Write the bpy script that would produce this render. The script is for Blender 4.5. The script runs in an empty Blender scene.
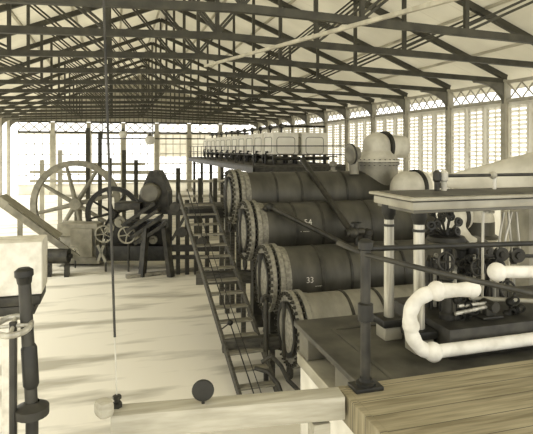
import bpy, bmesh, math, random
from mathutils import Vector, Matrix, Euler
random.seed(7)
SC = bpy.context.scene
COL = SC.collection
PI = math.pi
# ------------------------------------------------------------------ camera numbers
F = 520.0; CX = 266.5; HZ = 147.0; EYE = 4.6
S_, C_ = 0.2807, 0.9598            # the camera looks 16.3 degrees right of the hall's length (+Y)
def P(px, py, d):
    """point of the hall seen at photo position px,py at depth d (metres)"""
    l = (px - CX) / F * d
    return Vector((l * C_ + d * S_, -l * S_ + d * C_, EYE - (py - HZ) / F * d))
def PY(px, py, Y):
    t = (px - CX) / F
    return P(px, py, Y / (C_ - t * S_))
def PZ(px, py, z):
    return P(px, py, (EYE - z) * F / (py - HZ))

SATUR = 0.5
# ------------------------------------------------------------------ materials
def srgb(c):
    g = (c[0] + c[1] + c[2]) / 3 + 3
    c = tuple(g + (v - g) * SATUR for v in c)
    return tuple(((v / 255) / 12.92 if v / 255 <= 0.04045 else ((v / 255 + 0.055) / 1.055) ** 2.4) for v in c)
def mat(name, c, c2=None, rough=0.6, metal=0.0, scale=4.0, bump=0.0, stretch=(1, 1, 1), trans=0.0, detail=6.0, spec=0.4, lo=0.35, hi=0.65, wave=None):
    m = bpy.data.materials.new(name); m.use_nodes = True
    nt = m.node_tree; N = nt.nodes; L = nt.links
    b = N['Principled BSDF']
    b.inputs['Roughness'].default_value = rough; b.inputs['Metallic'].default_value = metal
    b.inputs['Specular IOR Level'].default_value = spec
    a = srgb(c); c2 = srgb(c2) if c2 else tuple(v * 0.7 for v in a)
    tc = N.new('ShaderNodeTexCoord'); mp = N.new('ShaderNodeMapping'); mp.inputs['Scale'].default_value = stretch
    nz = N.new('ShaderNodeTexNoise'); nz.inputs['Scale'].default_value = scale; nz.inputs['Detail'].default_value = detail
    L.new(tc.outputs['Object'], mp.inputs['Vector']); L.new(mp.outputs['Vector'], nz.inputs['Vector'])
    rp = N.new('ShaderNodeValToRGB'); e = rp.color_ramp.elements
    e[0].position = lo; e[1].position = hi
    e[0].color = (*c2, 1); e[1].color = (*a, 1)
    L.new(nz.outputs['Fac'], rp.inputs['Fac'])
    src = rp.outputs['Color']; h = nz.outputs['Fac']
    if wave:                                     # boards or corrugations: (axis, scale, dark colour, width)
        ax, sc_, dc, wd = wave
        sx = N.new('ShaderNodeSeparateXYZ'); L.new(tc.outputs['Object'], sx.inputs['Vector'])
        mu = N.new('ShaderNodeMath'); mu.operation = 'MULTIPLY'; mu.inputs[1].default_value = sc_
        L.new(sx.outputs[ax], mu.inputs[0])
        fr = N.new('ShaderNodeMath'); fr.operation = 'FRACT'; L.new(mu.outputs[0], fr.inputs[0])
        lt = N.new('ShaderNodeMath'); lt.operation = 'LESS_THAN'; lt.inputs[1].default_value = wd; L.new(fr.outputs[0], lt.inputs[0])
        mx = N.new('ShaderNodeMix'); mx.data_type = 'RGBA'
        L.new(lt.outputs[0], mx.inputs['Factor']); L.new(src, mx.inputs['A']); mx.inputs['B'].default_value = (*srgb(dc), 1)
        src = mx.outputs['Result']
    L.new(src, b.inputs['Base Color'])
    if bump:
        bp = N.new('ShaderNodeBump'); bp.inputs['Strength'].default_value = bump; bp.inputs['Distance'].default_value = 0.02
        L.new(h, bp.inputs['Height']); L.new(bp.outputs['Normal'], b.inputs['Normal'])
    if trans:
        tr = N.new('ShaderNodeBsdfTranslucent'); L.new(src, tr.inputs['Color'])
        ms = N.new('ShaderNodeMixShader'); ms.inputs[0].default_value = trans
        L.new(b.outputs[0], ms.inputs[1]); L.new(tr.outputs[0], ms.inputs[2])
        L.new(ms.outputs[0], N['Material Output'].inputs['Surface'])
    return m
M = {}
M['floor'] = mat('floor_earth', (224, 215, 186), (172, 163, 132), 0.9, scale=1.1, bump=0.15, stretch=(0.3, 1.5, 1), lo=0.34, hi=0.5, detail=9)
M['roof'] = mat('roof_sheet', (226, 219, 192), (212, 205, 178), 0.8, scale=0.5, trans=0.42, wave=('Y', .8, (214, 206, 180), 0.04))  # translucency added so daylight through the sheets brightens the hall
M['truss'] = mat('truss_paint', (70, 66, 42), (50, 47, 28), 0.6, scale=3)
M['brace'] = mat('pale_timber', (196, 186, 150), (166, 156, 122), 0.8, scale=3, stretch=(6, .5, .5))
M['column'] = mat('column_paint', (186, 178, 146), (160, 152, 122), 0.7, scale=2)
M['wallw'] = mat('whitewash', (240, 235, 214), (230, 223, 200), 0.9, scale=1.5, trans=.8)  # boards made to pass daylight, an added glow for the wall's brightness
M['slat'] = mat('louver_white', (242, 237, 218), (232, 226, 204), 0.7, scale=2, trans=0.88)  # slats made translucent too, brightness added from the sky behind
M['gable'] = mat('gable_sheet', (196, 188, 158), (170, 162, 132), 0.8, scale=1.0, wave=('X', 2.2, (138, 131, 104), 0.3), trans=0.2)
M['iron'] = mat('dark_iron', (66, 62, 46), (38, 36, 25), 0.5, metal=0.2, scale=5, bump=0.1)
M['black'] = mat('black_iron', (48, 46, 34), (30, 29, 20), 0.5, metal=0.2, scale=6)
M['haziron'] = mat('haze_lightened_paint', (150, 143, 112), (116, 110, 84), 0.7, scale=3)  # iron lightened so that haze is put into its colour
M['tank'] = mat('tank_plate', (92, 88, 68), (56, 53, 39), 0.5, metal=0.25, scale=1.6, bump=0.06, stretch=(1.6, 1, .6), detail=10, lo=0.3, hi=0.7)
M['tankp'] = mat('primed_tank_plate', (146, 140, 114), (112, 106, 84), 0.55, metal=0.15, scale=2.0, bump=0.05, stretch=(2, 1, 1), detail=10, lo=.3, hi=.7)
M['ring'] = mat('ring_face', (150, 143, 116), (112, 106, 82), 0.6, metal=0.15, scale=14, lo=.35, hi=.65)
M['bolt'] = mat('bolt_iron', (84, 80, 60), (54, 51, 38), 0.5, metal=0.3, scale=8)
M['lag'] = mat('white_lagging', (232, 226, 202), (206, 198, 170), 0.85, scale=6, bump=0.25, lo=.3, hi=.6)
M['dome'] = mat('dome_paint', (206, 199, 170), (176, 168, 138), 0.6, scale=2.5, bump=0.05)
M['domed'] = mat('dome_base_plate', (150, 143, 114), (112, 106, 82), 0.5, metal=.1, scale=2.5)
M['stone'] = mat('polished_column', (196, 189, 160), (140, 133, 106), 0.3, metal=0.35, scale=4, stretch=(6, 6, .4))
M['entab'] = mat('painted_casting', (170, 161, 126), (142, 134, 102), 0.45, scale=3)
M['cornice'] = mat('dark_moulding', (110, 104, 78), (88, 82, 60), 0.4, scale=3)
M['plate'] = mat('chequer_deck', (92, 87, 66), (58, 55, 40), 0.5, metal=0.15, scale=3, bump=.1, detail=9)
M['lime'] = mat('limewashed_base', (234, 228, 204), (212, 205, 178), 0.9, scale=3)
M['deck'] = mat('deck_boards', (176, 158, 104), (134, 117, 66), 0.7, scale=3, stretch=(.6, 9, 1), bump=.08, wave=('Y', 5.2, (90, 80, 50), 0.04), detail=9)
M['plank'] = mat('raw_plank', (184, 175, 140), (162, 153, 118), 0.8, scale=3, stretch=(.6, 8, 8))
M['stair'] = mat('stair_timber', (84, 79, 60), (50, 47, 34), 0.7, scale=4, stretch=(1, 6, 6))
M['tread'] = mat('worn_tread', (150, 142, 112), (100, 94, 72), 0.7, scale=5, stretch=(1, 6, 6))
M['cab'] = mat('cabinet_paint', (244, 239, 218), (232, 226, 204), 0.6, scale=2)
M['cabline'] = mat('cabinet_line', (150, 143, 116), None, 0.6)
M['chalk'] = mat('chalk', (222, 216, 192), (190, 184, 160), 0.9, scale=20)
M['globe'] = mat('opal_glass', (240, 236, 220), (230, 226, 208), 0.3, scale=2, trans=0.4)

# ------------------------------------------------------------------ mesh builder
class MB:
    def __init__(s): s.bm = bmesh.new()
    def box(s, lo, hi, bev=0.0, rot=None, at=None):
        lo = Vector(lo); hi = Vector(hi); c = (lo + hi) / 2
        r = bmesh.ops.create_cube(s.bm, size=1.0)
        vs = r['verts']
        for v in vs: v.co = Vector((v.co.x * (hi.x - lo.x), v.co.y * (hi.y - lo.y), v.co.z * (hi.z - lo.z)))
        if bev:
            es = list({e for v in vs for e in v.link_edges})
            rr = bmesh.ops.bevel(s.bm, geom=es, offset=bev, segments=2, affect='EDGES', profile=0.5)
            vs = list({v for f in rr['faces'] for v in f.verts} | {v for v in vs if v.is_valid})
        for v in vs:
            if rot: v.co = rot @ v.co
            v.co += c if at is None else Vector(at)
        return s
    def bar(s, a, b, w, h, up=(0, 0, 1), bev=0.0):
        """rectangular bar from a to b; w across, h along up"""
        a = Vector(a); b = Vector(b); x = (b - a); ln = x.length; x.normalize()
        y = Vector(up).cross(x)
        if y.length < 1e-4: y = Vector((0, 1, 0)).cross(x)
        y.normalize(); z = x.cross(y)
        R = Matrix((x, y, z)).transposed()
        return s.box((-ln / 2, -w / 2, -h / 2), (ln / 2, w / 2, h / 2), bev, R, (a + b) / 2)
    def tube(s, pts, r, n=12, cap=True):
        pts = [Vector(p) for p in pts]
        rs = r if isinstance(r, (list, tuple)) else [r] * len(pts)
        rings = []
        t0 = (pts[1] - pts[0]).normalized()
        u = t0.orthogonal().normalized()
        for i, p in enumerate(pts):
            if i == 0: t = t0
            elif i == len(pts) - 1: t = (pts[i] - pts[i - 1]).normalized()
            else: t = ((pts[i + 1] - pts[i]).normalized() + (pts[i] - pts[i - 1]).normalized()).normalized()
            u = (u - t * u.dot(t)).normalized(); v = t.cross(u)
            rings.append([s.bm.verts.new(p + (u * math.cos(2 * PI * k / n) + v * math.sin(2 * PI * k / n)) * rs[i]) for k in range(n)])
        for i in range(len(rings) - 1):
            for k in range(n):
                s.bm.faces.new((rings[i][k], rings[i][(k + 1) % n], rings[i + 1][(k + 1) % n], rings[i + 1][k]))
        if cap:
            s.bm.faces.new(rings[0][::-1]); s.bm.faces.new(rings[-1])
        return s
    def lathe(s, prof, o, ax=(0, 0, 1), n=24, close=False):
        """prof = [(radius, distance along axis)]"""
        o = Vector(o); ax = Vector(ax).normalized(); u = ax.orthogonal().normalized(); v = ax.cross(u)
        rings = []
        for (r, h) in prof:
            if r < 1e-5: rings.append([s.bm.verts.new(o + ax * h)])
            else: rings.append([s.bm.verts.new(o + ax * h + (u * math.cos(2 * PI * k / n) + v * math.sin(2 * PI * k / n)) * r) for k in range(n)])
        pr = list(zip(rings, rings[1:])) + ([(rings[-1], rings[0])] if close else [])
        for A, B in pr:
            for k in range(n):
                k2 = (k + 1) % n
                if len(A) == 1 and len(B) == 1: continue
                if len(A) == 1: s.bm.faces.new((A[0], B[k2], B[k]))
                elif len(B) == 1: s.bm.faces.new((A[k], A[k2], B[0]))
                else: s.bm.faces.new((A[k], A[k2], B[k2], B[k]))
        return s
    def ring(s, o, ax, r0, r1, w, n=32):
        """flat ring r0..r1, thickness w centred on o"""
        return s.lathe([(r0, -w / 2), (r1, -w / 2), (r1, w / 2), (r0, w / 2)], o, ax, n, close=True)
    def ball(s, c, r, n=16, m=10, sc=(1, 1, 1)):
        rr = bmesh.ops.create_uvsphere(s.bm, u_segments=n, v_segments=m, radius=r)
        for v in rr['verts']: v.co = Vector((v.co.x * sc[0], v.co.y * sc[1], v.co.z * sc[2])) + Vector(c)
        return s
    def prism(s, poly, d):
        """poly: list of 3D points, extruded by vector d"""
        A = [s.bm.verts.new(Vector(p)) for p in poly]; B = [s.bm.verts.new(Vector(p) + Vector(d)) for p in poly]
        n = len(A); s.bm.faces.new(A[::-1]); s.bm.faces.new(B)
        for k in range(n): s.bm.faces.new((A[k], A[(k + 1) % n], B[(k + 1) % n], B[k]))
        return s
    def build(s, name, m, parent=None, root=None, ang=35):
        """one mesh object; geometry is given in hall coordinates and moved into the frame of its thing"""
        bmesh.ops.recalc_face_normals(s.bm, faces=s.bm.faces)
        off = Vector((0, 0, 0))
        if parent is not None:
            r = parent
            while r.parent: r = r.parent
            off = r.location.copy()
            for v in s.bm.verts: v.co -= off
        me = bpy.data.meshes.new(name); s.bm.to_mesh(me); s.bm.free()
        for p in me.polygons: p.use_smooth = True
        me.set_sharp_from_angle(angle=math.radians(ang))
        me.materials.append(m if not isinstance(m, str) else M[m])
        o = bpy.data.objects.new(name, me); COL.objects.link(o)
        if parent is not None: o.parent = parent
        return o

def tag(o, label=None, cat=None, group=None, kind=None):
    if label: o['label'] = label
    if cat: o['category'] = cat
    if group: o['group'] = group
    if kind: o['kind'] = kind
    return o
def thing(name, label, cat, loc, group=None):
    o = bpy.data.objects.new(name, None); COL.objects.link(o); o.location = Vector(loc); o.empty_display_size = 0.1
    return tag(o, label, cat, group)
def solo(name, mb, m, label, cat, group=None, loc=None):
    """a thing that is one mesh, its origin at loc"""
    if loc is not None:
        for v in mb.bm.verts: v.co -= Vector(loc)
    o = mb.build(name, m)
    if loc is not None: o.location = Vector(loc)
    return tag(o, label, cat, group)
def struct(name, mb, m, parent=None):
    o = mb.build(name, m, parent)
    if parent is None: o['kind'] = 'structure'
    return o
def copytree(o, parent=None):
    c = o.copy(); COL.objects.link(c)
    if parent is not None: c.parent = parent
    for ch in list(o.children): copytree(ch, c)
    return c
def dup(root, loc, label=None):
    r = copytree(root); r.location = Vector(loc)
    if label: r['label'] = label
    return r
def arc(c, u, v, r, a0, a1, n):
    c = Vector(c); u = Vector(u); v = Vector(v)
    return [c + (u * math.cos(a0 + (a1 - a0) * k / n) + v * math.sin(a0 + (a1 - a0) * k / n)) * r for k in range(n + 1)]
ORD = ['nearest', 'second', 'third', 'fourth', 'fifth', 'sixth', 'seventh', 'eighth', 'ninth', 'tenth', 'eleventh', 'twelfth', 'thirteenth', 'fourteenth', 'fifteenth', 'sixteenth']

# ------------------------------------------------------------------ the hall
XR, XL, XC = 14.0, -9.0, 2.5
YB = 54.0
EAVE, RISE = 7.06, 4.6
def roofz(x):
    return EAVE + 0.28 + RISE * (1 - abs(x - XC) / 11.5)
mb = MB(); mb.box((-30, -8, -0.3), (30, 75, 0.0)); struct('floor', mb, 'floor')
for side, x in (('right', XR), ('left', XL)):
    ex = XC + (x - XC) * 1.1
    mb = MB()
    mb.prism([(XC, -3, roofz(XC)), (ex, -3, roofz(ex)), (ex, -3, roofz(ex) + .06), (XC, -3, roofz(XC) + .06)], (0, YB + 3.3, 0))
    o = struct('ceiling_' + side, mb, 'roof')
# trusses
TY = [10.3, 13.0, 16.1, 19.5, 22.95, 26.4, 29.85, 33.3, 36.75, 40.2, 43.65, 47.1, 50.55]
def chordz(x):
    return EAVE + 0.36 * (1 - abs(x - XC) / 11.5)
def rafz(x):
    return EAVE + 0.12 + RISE * (1 - abs(x - XC) / 11.5)
def make_truss(Y):
    t = thing('roof_truss', '', 'roof truss', (XC, Y, chordz(XC)), 'roof trusses spanning the hall')
    w = 0.10
    mb = MB(); mb.bar((XL, Y, chordz(XL)), (XC, Y, chordz(XC)), 0.14, 0.17); mb.bar((XC, Y, chordz(XC)), (XR, Y, chordz(XR)), 0.14, 0.17); mb.build('bottom_chord', 'truss', t)
    for x in (XL, XR):
        mb = MB(); mb.bar((x, Y, rafz(x)), (XC, Y, rafz(XC)), 0.15, 0.2); mb.build('rafter', 'truss', t)
    offs = [0, 2.68, 5.35, 8.0]
    for s in (-1, 1):
        xs = [XC + s * q for q in offs]
        for k in range(4):
            if (k or s == 1) and k < 3:
                mb = MB(); mb.bar((xs[k], Y, chordz(xs[k])), (xs[k], Y, rafz(xs[k])), w, w); mb.build('post', 'truss', t)
            if k < 3:
                # paired angle-iron web member
                a = Vector((xs[k], Y, chordz(xs[k]) + .03)); b = Vector((xs[k + 1], Y, rafz(xs[k + 1])))
                dz = Vector((0, 0, .12))
                mb = MB(); mb.bar(a + dz, b + dz * .2, .06, .06); mb.build('web_brace', 'truss', t)
                mb = MB(); mb.bar(a, b - dz, .06, .06); mb.build('web_brace', 'truss', t)
    # curved knee brackets at the columns
    for x, s in ((XR, -1), (XL, 1)):
        pts = [(x + s * .1, Y - .06, 6.15)]
        for k in range(9):
            a = k / 8 * PI / 2
            pts.append((x + s * (.12 + 1.25 * (1 - math.cos(a))), Y - .06, 6.15 + .8 * math.sin(a)))
        pts += [(x + s * 1.5, Y - .06, chordz(x + s * 1.5) - .03), (x + s * .1, Y - .06, EAVE)]
        mb = MB(); mb.prism(pts, (0, .12, 0)); mb.build('knee_bracket', 'cornice', t)  # lighter than the truss: bright light on the bracket put into its colour
    return t
t0 = make_truss(TY[0])
for i, Y in enumerate(TY):
    t = t0 if i == 0 else dup(t0, (XC, Y, chordz(XC)))
    t['label'] = ['dark riveted roof truss crossing the very top of the view, nearest of the row', 'second nearest dark roof truss, level bottom chord below the nearest one'][i] if i < 2 else \
        ORD[i] + ' nearest dark roof truss in the row receding down the hall'
# purlins: carried over the trusses, one length of the hall each
for i, f in enumerate((0.02, 0.19, .36, .53, .70, .87)):
    for s, sd in ((1, 'right'), (-1, 'left')):
        x = XC + s * 11.5 * f; z = rafz(x) + .16
        o = solo('roof_purlin', MB().box((x - .05, 5, z - .06), (x + .05, YB, z + .05)), 'brace', 'long purlin under the %s roof slope, %s one down from the ridge' % (sd, ORD[i].replace('nearest', 'first')), 'roof purlin', 'purlins under the roof sheets', (x, 5, z))
# columns, girders, louvred walls on the right (and the plain line of columns on the left)
CY = [5.8, 9.2, 12.65] + TY[2:] + [YB]
def make_column(x, Y, nm):
    c = thing('wall_column', '', 'column', (x, Y, 0), 'columns along the side walls')
    MB().box((x - .13, Y - .13, .25), (x + .13, Y + .13, 7.0), .02).build('shaft', 'column', c)
    MB().box((x - .2, Y - .13, 0), (x + .2, Y + .13, .25), .03).build('base_block', 'column', c)
    MB().box((x - .18, Y - .13, 7.0), (x + .18, Y + .13, 7.1), .02).build('cap', 'column', c)
    return c
c0 = make_column(XR, CY[0], '')
for i, Y in enumerate(CY[:-1]):
    c = c0 if i == 0 else dup(c0, (XR, Y, 0))
    c['label'] = '%s column along the louvred right-hand wall, counted from the camera end' % ORD[i].replace('nearest', 'first')
    c = dup(c0, (XL, Y, 0), '%s column along the open left-hand side, counted from the camera end' % ORD[i].replace('nearest', 'first'))
def make_girder(x, ya, yb):
    g = thing('lattice_girder', '', 'girder', (x, ya, 6.3), 'lattice girders between wall columns')
    MB().box((x - .07, ya + .13, 6.26), (x + .07, yb - .13, 6.38)).build('lower_flange', 'column', g)
    MB().box((x - .07, ya + .13, 6.94), (x + .07, yb - .13, 7.06)).build('upper_flange', 'column', g)
    n = 5; st = (yb - ya - .3) / n
    for k in range(n):
        a = ya + .15 + k * st; 
        MB().bar((x - .01, a, 6.36), (x - .01, a + st, 6.96), .03, .05).build('lattice_bar', 'column', g)
        MB().bar((x + .03, a, 6.96), (x + .03, a + st, 6.36), .03, .05).build('lattice_bar', 'column', g)
    return g
def pane_frame(mb, axis, fix, a0, a1, z0, z1, w=.07, th=.05):
    def bx(p0, p1, q0, q1):
        if axis == 'Y': mb.box((fix - th, p0, q0), (fix + th, p1, q1))
        else: mb.box((p0, fix - th, q0), (p1, fix + th, q1))
    bx(a0, a0 + w, z0, z1); bx(a1 - w, a1, z0, z1); bx(a0 + w, a1 - w, z0, z0 + w); bx(a0 + w, a1 - w, z1 - w, z1)
wn = 0
WZ0, WZ1 = 3.3, 6.2
for i in range(len(CY) - 1):
    ya, yb = CY[i], CY[i + 1]
    g = make_girder(XR, ya, yb)
    g['label'] = 'lattice girder above the %s louvred bay of the right-hand wall from the camera' % ORD[i].replace('nearest', 'first')
    # solid boarding below the sill, mullions between the louvres
    mb = MB(); mb.box((XR + .02, ya + .13, 0), (XR + .1, yb - .13, WZ0)); mb.box((XR + .02, ya + .13, WZ1), (XR + .08, yb - .13, 6.26))
    L = yb - ya - .26; nw = 3; ww = (L - .16 * (nw - 1)) / nw
    for k in range(nw - 1):
        a = ya + .13 + ww * (k + 1) + .16 * k; mb.box((XR + .02, a, WZ0), (XR + .1, a + .16, WZ1))
    struct('wall_right_%d' % (i + 1), mb, 'wallw')
    for k in range(nw):
        wn += 1; a = ya + .13 + (ww + .16) * k
        mb = MB(); pane_frame(mb, 'Y', XR + .05, a, a + ww, WZ0, WZ1)
        win = struct('window_%d' % wn, mb, 'wallw')
        ms = MB(); nz = 17
        zt = WZ1 - .1
        for q in range(nz):
            z = WZ0 + .12 + q * (zt - WZ0 - .15) / (nz - 1)
            ms.bar((XR + .05, a + .07, z), (XR + .05, a + ww - .07, z), .12, .012, up=(.75, 0, .66))
        ms.box((XR + .04, a + ww / 2 - .03, WZ0 + .07), (XR + .07, a + ww / 2 + .03, WZ1 - .07))
        sl = ms.build('louver_slats', 'slat', win)
# eave boards closing the slit over the girders
# end wall
mb = MB()
for a, b in ((XL, XC), (XC, XR)):
    mb.prism([(a, YB, 7.06), (b, YB, 7.06), (b, YB, roofz(b)), (a, YB, roofz(a))], (0, .06, 0))
struct('wall_back', mb, 'gable')
BX = [XL + k * 23.0 / 7 for k in range(8)]
for i, x in enumerate(BX[1:-1]):
    c = thing('wall_column', '%s column of the far end wall, counted from its left end' % ORD[i].replace('nearest', 'first'), 'column', (x, YB, 0), 'columns of the far end wall')
    MB().box((x - .2, YB - .2, .25), (x + .2, YB + .15, 7.0)).build('shaft', 'column', c)
    MB().box((x - .3, YB - .3, 0), (x + .3, YB + .2, .25)).build('base_block', 'column', c)
for i in range(7):
    xa, xb = BX[i], BX[i + 1]
    g = thing('lattice_girder', 'lattice girder with crossed bars on the far end wall, bay %s from the left' % ORD[i].replace('nearest', 'first'), 'girder', (xa, YB, 6.0), 'lattice girders on the far end wall')
    MB().box((xa + .2, YB - .12, 5.95), (xb - .2, YB + .05, 6.12)).build('lower_flange', 'truss', g)
    MB().box((xa + .2, YB - .12, 6.95), (xb - .2, YB + .05, 7.12)).build('upper_flange', 'truss', g)
    n = 3; st = (xb - xa - .4) / n
    for k in range(n):
        a = xa + .2 + k * st
        MB().bar((a, YB - .05, 6.1), (a + st, YB - .05, 6.97), .05, .1).build('lattice_bar', 'wallw' if i > 3 else 'column', g)
        MB().bar((a, YB - .02, 6.97), (a + st, YB - .02, 6.1), .05, .1).build('lattice_bar', 'wallw' if i > 3 else 'column', g)
    # glazed sashes, one per bay, with thin bars
    wn += 1
    mb = MB(); pane_frame(mb, 'X', YB, xa + .2, xb - .2, .9, 5.95, .1)
    win = struct('window_%d' % wn, mb, 'wallw')
    ms = MB()
    for k in range(1, 4): ms.box((xa + .2 + k * (xb - xa - .4) / 4 - .03, YB - .03, 1), (xa + .2 + k * (xb - xa - .4) / 4 + .03, YB + .03, 5.9))
    for z in (1.9, 2.9, 3.9, 4.9): ms.box((xa + .3, YB - .03, z - .04), (xb - .3, YB + .03, z + .04))
    ms.build('glazing_bars', 'column', win)
    mb = MB(); mb.box((xa + .2, YB - .05, 0), (xb - .2, YB + .1, .9))
    if i >= 4: mb.box((xa + .3, YB + .05, 3.6), (xb - .3, YB + .1, 5.9))
    struct('wall_back_%d' % (i + 1), mb, 'wallw')
# hanging rods of the pale wind brace under the trusses
a, b = P(400, 13, 8.3), P(205, 66, 15.6)
solo('wind_brace', MB().bar(a + (a - b) * .15, b, .07, .07), 'brace', 'pale diagonal timber brace crossing under the nearest roof trusses', 'brace', None, b)

# ------------------------------------------------------------------ the four big horizontal vessels
def ends(px, py, d): return P(px, py, d)
R0 = 0.63
TK = [  # front face centre x, y, z
    (3.36, 9.43, 1.12), (3.24, 10.72, 1.80), (3.12, 12.0, 2.62), (3.05, 13.28, 3.305)]
TLAB = ['nearest and lowest big riveted steel vessel, paler plates, end by the stair foot',
        'second nearest big horizontal riveted vessel, chalk figures 33 on its side',
        'third big horizontal riveted vessel from the camera, chalk figures 54 on its side',
        'topmost and farthest big horizontal riveted vessel, end beside the stair head']
XE = [8.7, 8.5, 7.75, 7.5]
def chalk(txt, X, ang, axis_y, axis_z, size, root, mirror=False):
    cu = bpy.data.curves.new('t', 'FONT'); cu.body = txt; cu.size = size
    ob = bpy.data.objects.new('t', cu); COL.objects.link(ob)
    dg = bpy.context.evaluated_depsgraph_get(); dg.update()
    me = ob.evaluated_get(dg).to_mesh()
    m = MB()
    vs = []
    rr = R0 + .006
    for v in me.vertices:
        a = ang + v.co.y / rr
        vs.append(m.bm.verts.new((X + v.co.x, axis_y - math.cos(a) * rr, axis_z + math.sin(a) * rr)))
    for p in me.polygons:
        try: m.bm.faces.new([vs[i] for i in p.vertices])
        except ValueError: pass
    ob.evaluated_get(dg).to_mesh_clear()
    bpy.data.objects.remove(ob); bpy.data.curves.remove(cu)
    o = m.build('chalk_mark', 'chalk', root); o['label'] = 'white chalk figures'
for i, (x, y, z) in enumerate(TK):
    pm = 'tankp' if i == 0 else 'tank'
    T = thing('evaporator_vessel', TLAB[i], 'industrial vessel', (x, y, 0), 'big horizontal vessels')
    ax = (1, 0, 0); o = (x, y, z); xe = XE[i] - x
    # shell, dished at the far end
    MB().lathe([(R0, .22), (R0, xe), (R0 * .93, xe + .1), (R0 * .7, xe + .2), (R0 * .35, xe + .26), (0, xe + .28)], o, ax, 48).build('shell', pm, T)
    for s in (.95, 1.62, 2.9, 4.2):
        MB().ring((x + s, y, z), ax, R0 - .01, R0 + .014, .06, 48).build('riveted_seam', 'iron', T)
    # shell flange, neck blackened to paint the gap's shadow, bolted cover standing proud
    MB().lathe([(R0 - .03, .0), (R0 + .085, .0), (R0 + .085, .09), (R0 + .03, .13), (R0 + .01, .26), (R0 - .03, .26)], o, ax, 48, close=True).build('shell_flange', 'ring' if i else pm, T)
    MB().lathe([(R0 - .07, -.12), (R0 - .07, .08)], o, ax, 40).build('neck', 'black', T)
    cov = MB().lathe([(0, -.25), (.2, -.245), (.4, -.22), (.5, -.17), (.53, -.16), (R0 + .085, -.16), (R0 + .085, -.08), (R0 - .09, -.08), (0, -.08)], o, ax, 48).build('end_cover', 'ring', T)
    MB().box((x - .29, y - .045, z - .52), (x - .17, y + .045, z + .52), .015).build('cover_rib', 'iron', cov)
    MB().ring((x - .19, y, z), ax, .43, .52, .07, 40).build('cover_ring', 'black', cov)
    n = 34
    b0 = None
    for k in range(n):
        a = 2 * PI * k / n
        c = Vector((x, y + math.cos(a) * (R0 + .03), z + math.sin(a) * (R0 + .03)))
        if b0 is None:
            b0 = MB().lathe([(0, -.24), (.02, -.24), (.02, -.205), (.036, -.205), (.036, -.155), (.022, -.15), (.022, .12), (0, .12)], c, ax, 8).build('bolt', 'bolt', cov, ang=20); c00 = c
        else:
            b = b0.copy(); COL.objects.link(b); b.parent = cov; b.location = c - c00
    # hinge lug and drain below the cover
    MB().tube([(x - .17, y, z - .64), (x - .17, y, z - .78)] + arc((x - .17, y - .1, z - .78), (0, 1, 0), (0, 0, -1), .1, 0, PI, 8) + [(x - .17, y - .2, z - .66)], .035, 10).build('drain_loop', 'iron', T)
    # outlet dome at the far end: base drum, bell, white elbow with its dark flange
    dpx = [494, 452, 407, 377][i]
    t = (dpx - CX) / F; X = y * (S_ + t * C_) / (C_ - t * S_)
    zt = z + R0 - .05
    if i == 3:
        MB().lathe([(.58, -.75), (.58, .22), (.63, .22), (.63, .28), (.56, .29)], (X, y, zt), (0, 0, 1), 40).build('dome_drum', 'domed', T)
        MB().lathe([(.63, .30), (.63, .35), (.58, .38), (.53, .45), (.45, .56), (.39, .64), (.37, .72)], (X, y, zt), (0, 0, 1), 40).build('dome_bell', 'dome', T)
        bt = []
        for k in range(26):
            a = 2 * PI * k / 26; bt.append(((X + .6 * math.cos(a), y + .6 * math.sin(a), zt + .35)))
        bm0 = None
        for q in bt:
            if bm0 is None:
                bm0 = MB().lathe([(0, .03), (.025, .03), (.025, -.15), (0, -.15)], q, (0, 0, 1), 6).build('flange_bolt', 'bolt', T); q0 = Vector(q)
            else:
                b = bm0.copy(); COL.objects.link(b); b.parent = T; b.location = Vector(q) - q0
        ez = zt + .72; er = .41
    elif i == 2:
        MB().lathe([(.46, -.3), (.44, .0), (.42, .1)], (X, y, zt), (0, 0, 1), 36).build('dome_drum', 'dome', T)
        ez = zt + .33; er = .44
    elif i == 1:
        MB().lathe([(.5, -.3), (.5, .0), (.56, .0), (.56, .05), (.44, .12), (.32, .3), (.28, .46), (.28, .6)], (X, y, zt), (0, 0, 1), 36).build('dome_bell', 'dome', T)
        ez = zt + .55; er = .33
    else:
        MB().lathe([(.3, -.3), (.3, .1)], (X, y, zt), (0, 0, 1), 30).build('dome_drum', 'dome', T)
        ez = zt + .1; er = .26
    # rounded elbow: a swept fat bend, turned to the right and away
    dv = Vector((1, .12, 0)).normalized(); bp = Vector((X, y, ez))
    lg = MB()
    lg.tube([bp - Vector((0, 0, er * .8)), bp], er, 28, cap=False)
    lg.ball(bp, er, 32, 18)
    el = lg.build('elbow', 'dome', T)
    MB().tube([bp, bp + dv * er * (1.1 if i < 3 else 2.2)], er * (.97 if i < 3 else .8), 28).build('elbow_mouth', 'dome', T)
    MB().ring(bp + dv * er * .62, dv, er * .7, er * 1.09, .09, 40).build('elbow_flange', 'black', T)
    # saddles
    for sx in (.55, xe - .8):
        m = MB()
        m.prism([(x + sx - .12, y - .5, 0), (x + sx - .12, y + .5, 0), (x + sx - .12, y + .42, .12), (x + sx - .12, y + .16, .2), (x + sx - .12, y + .2, max(z - .75, .22)), (x + sx - .12, y + .45, z - R0 + .18), (x + sx - .12, y - .45, z - R0 + .18), (x + sx - .12, y - .2, max(z - .75, .22)), (x + sx - .12, y - .16, .2), (x + sx - .12, y - .42, .12)], (.24, 0, 0))
        m.build('saddle', 'iron', T)
    if i == 2: chalk('54', P(308, 0, 11.9).x, .25, y, z, .2, T); chalk('- ----', P(303, 0, 11.9).x, -.02, y, z, .12, T)
    if i == 1: chalk('33', P(309, 0, 10.6).x, -.02, y, z, .17, T); chalk('-----', P(319, 0, 10.6).x, -.2, y, z, .14, T)
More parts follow.
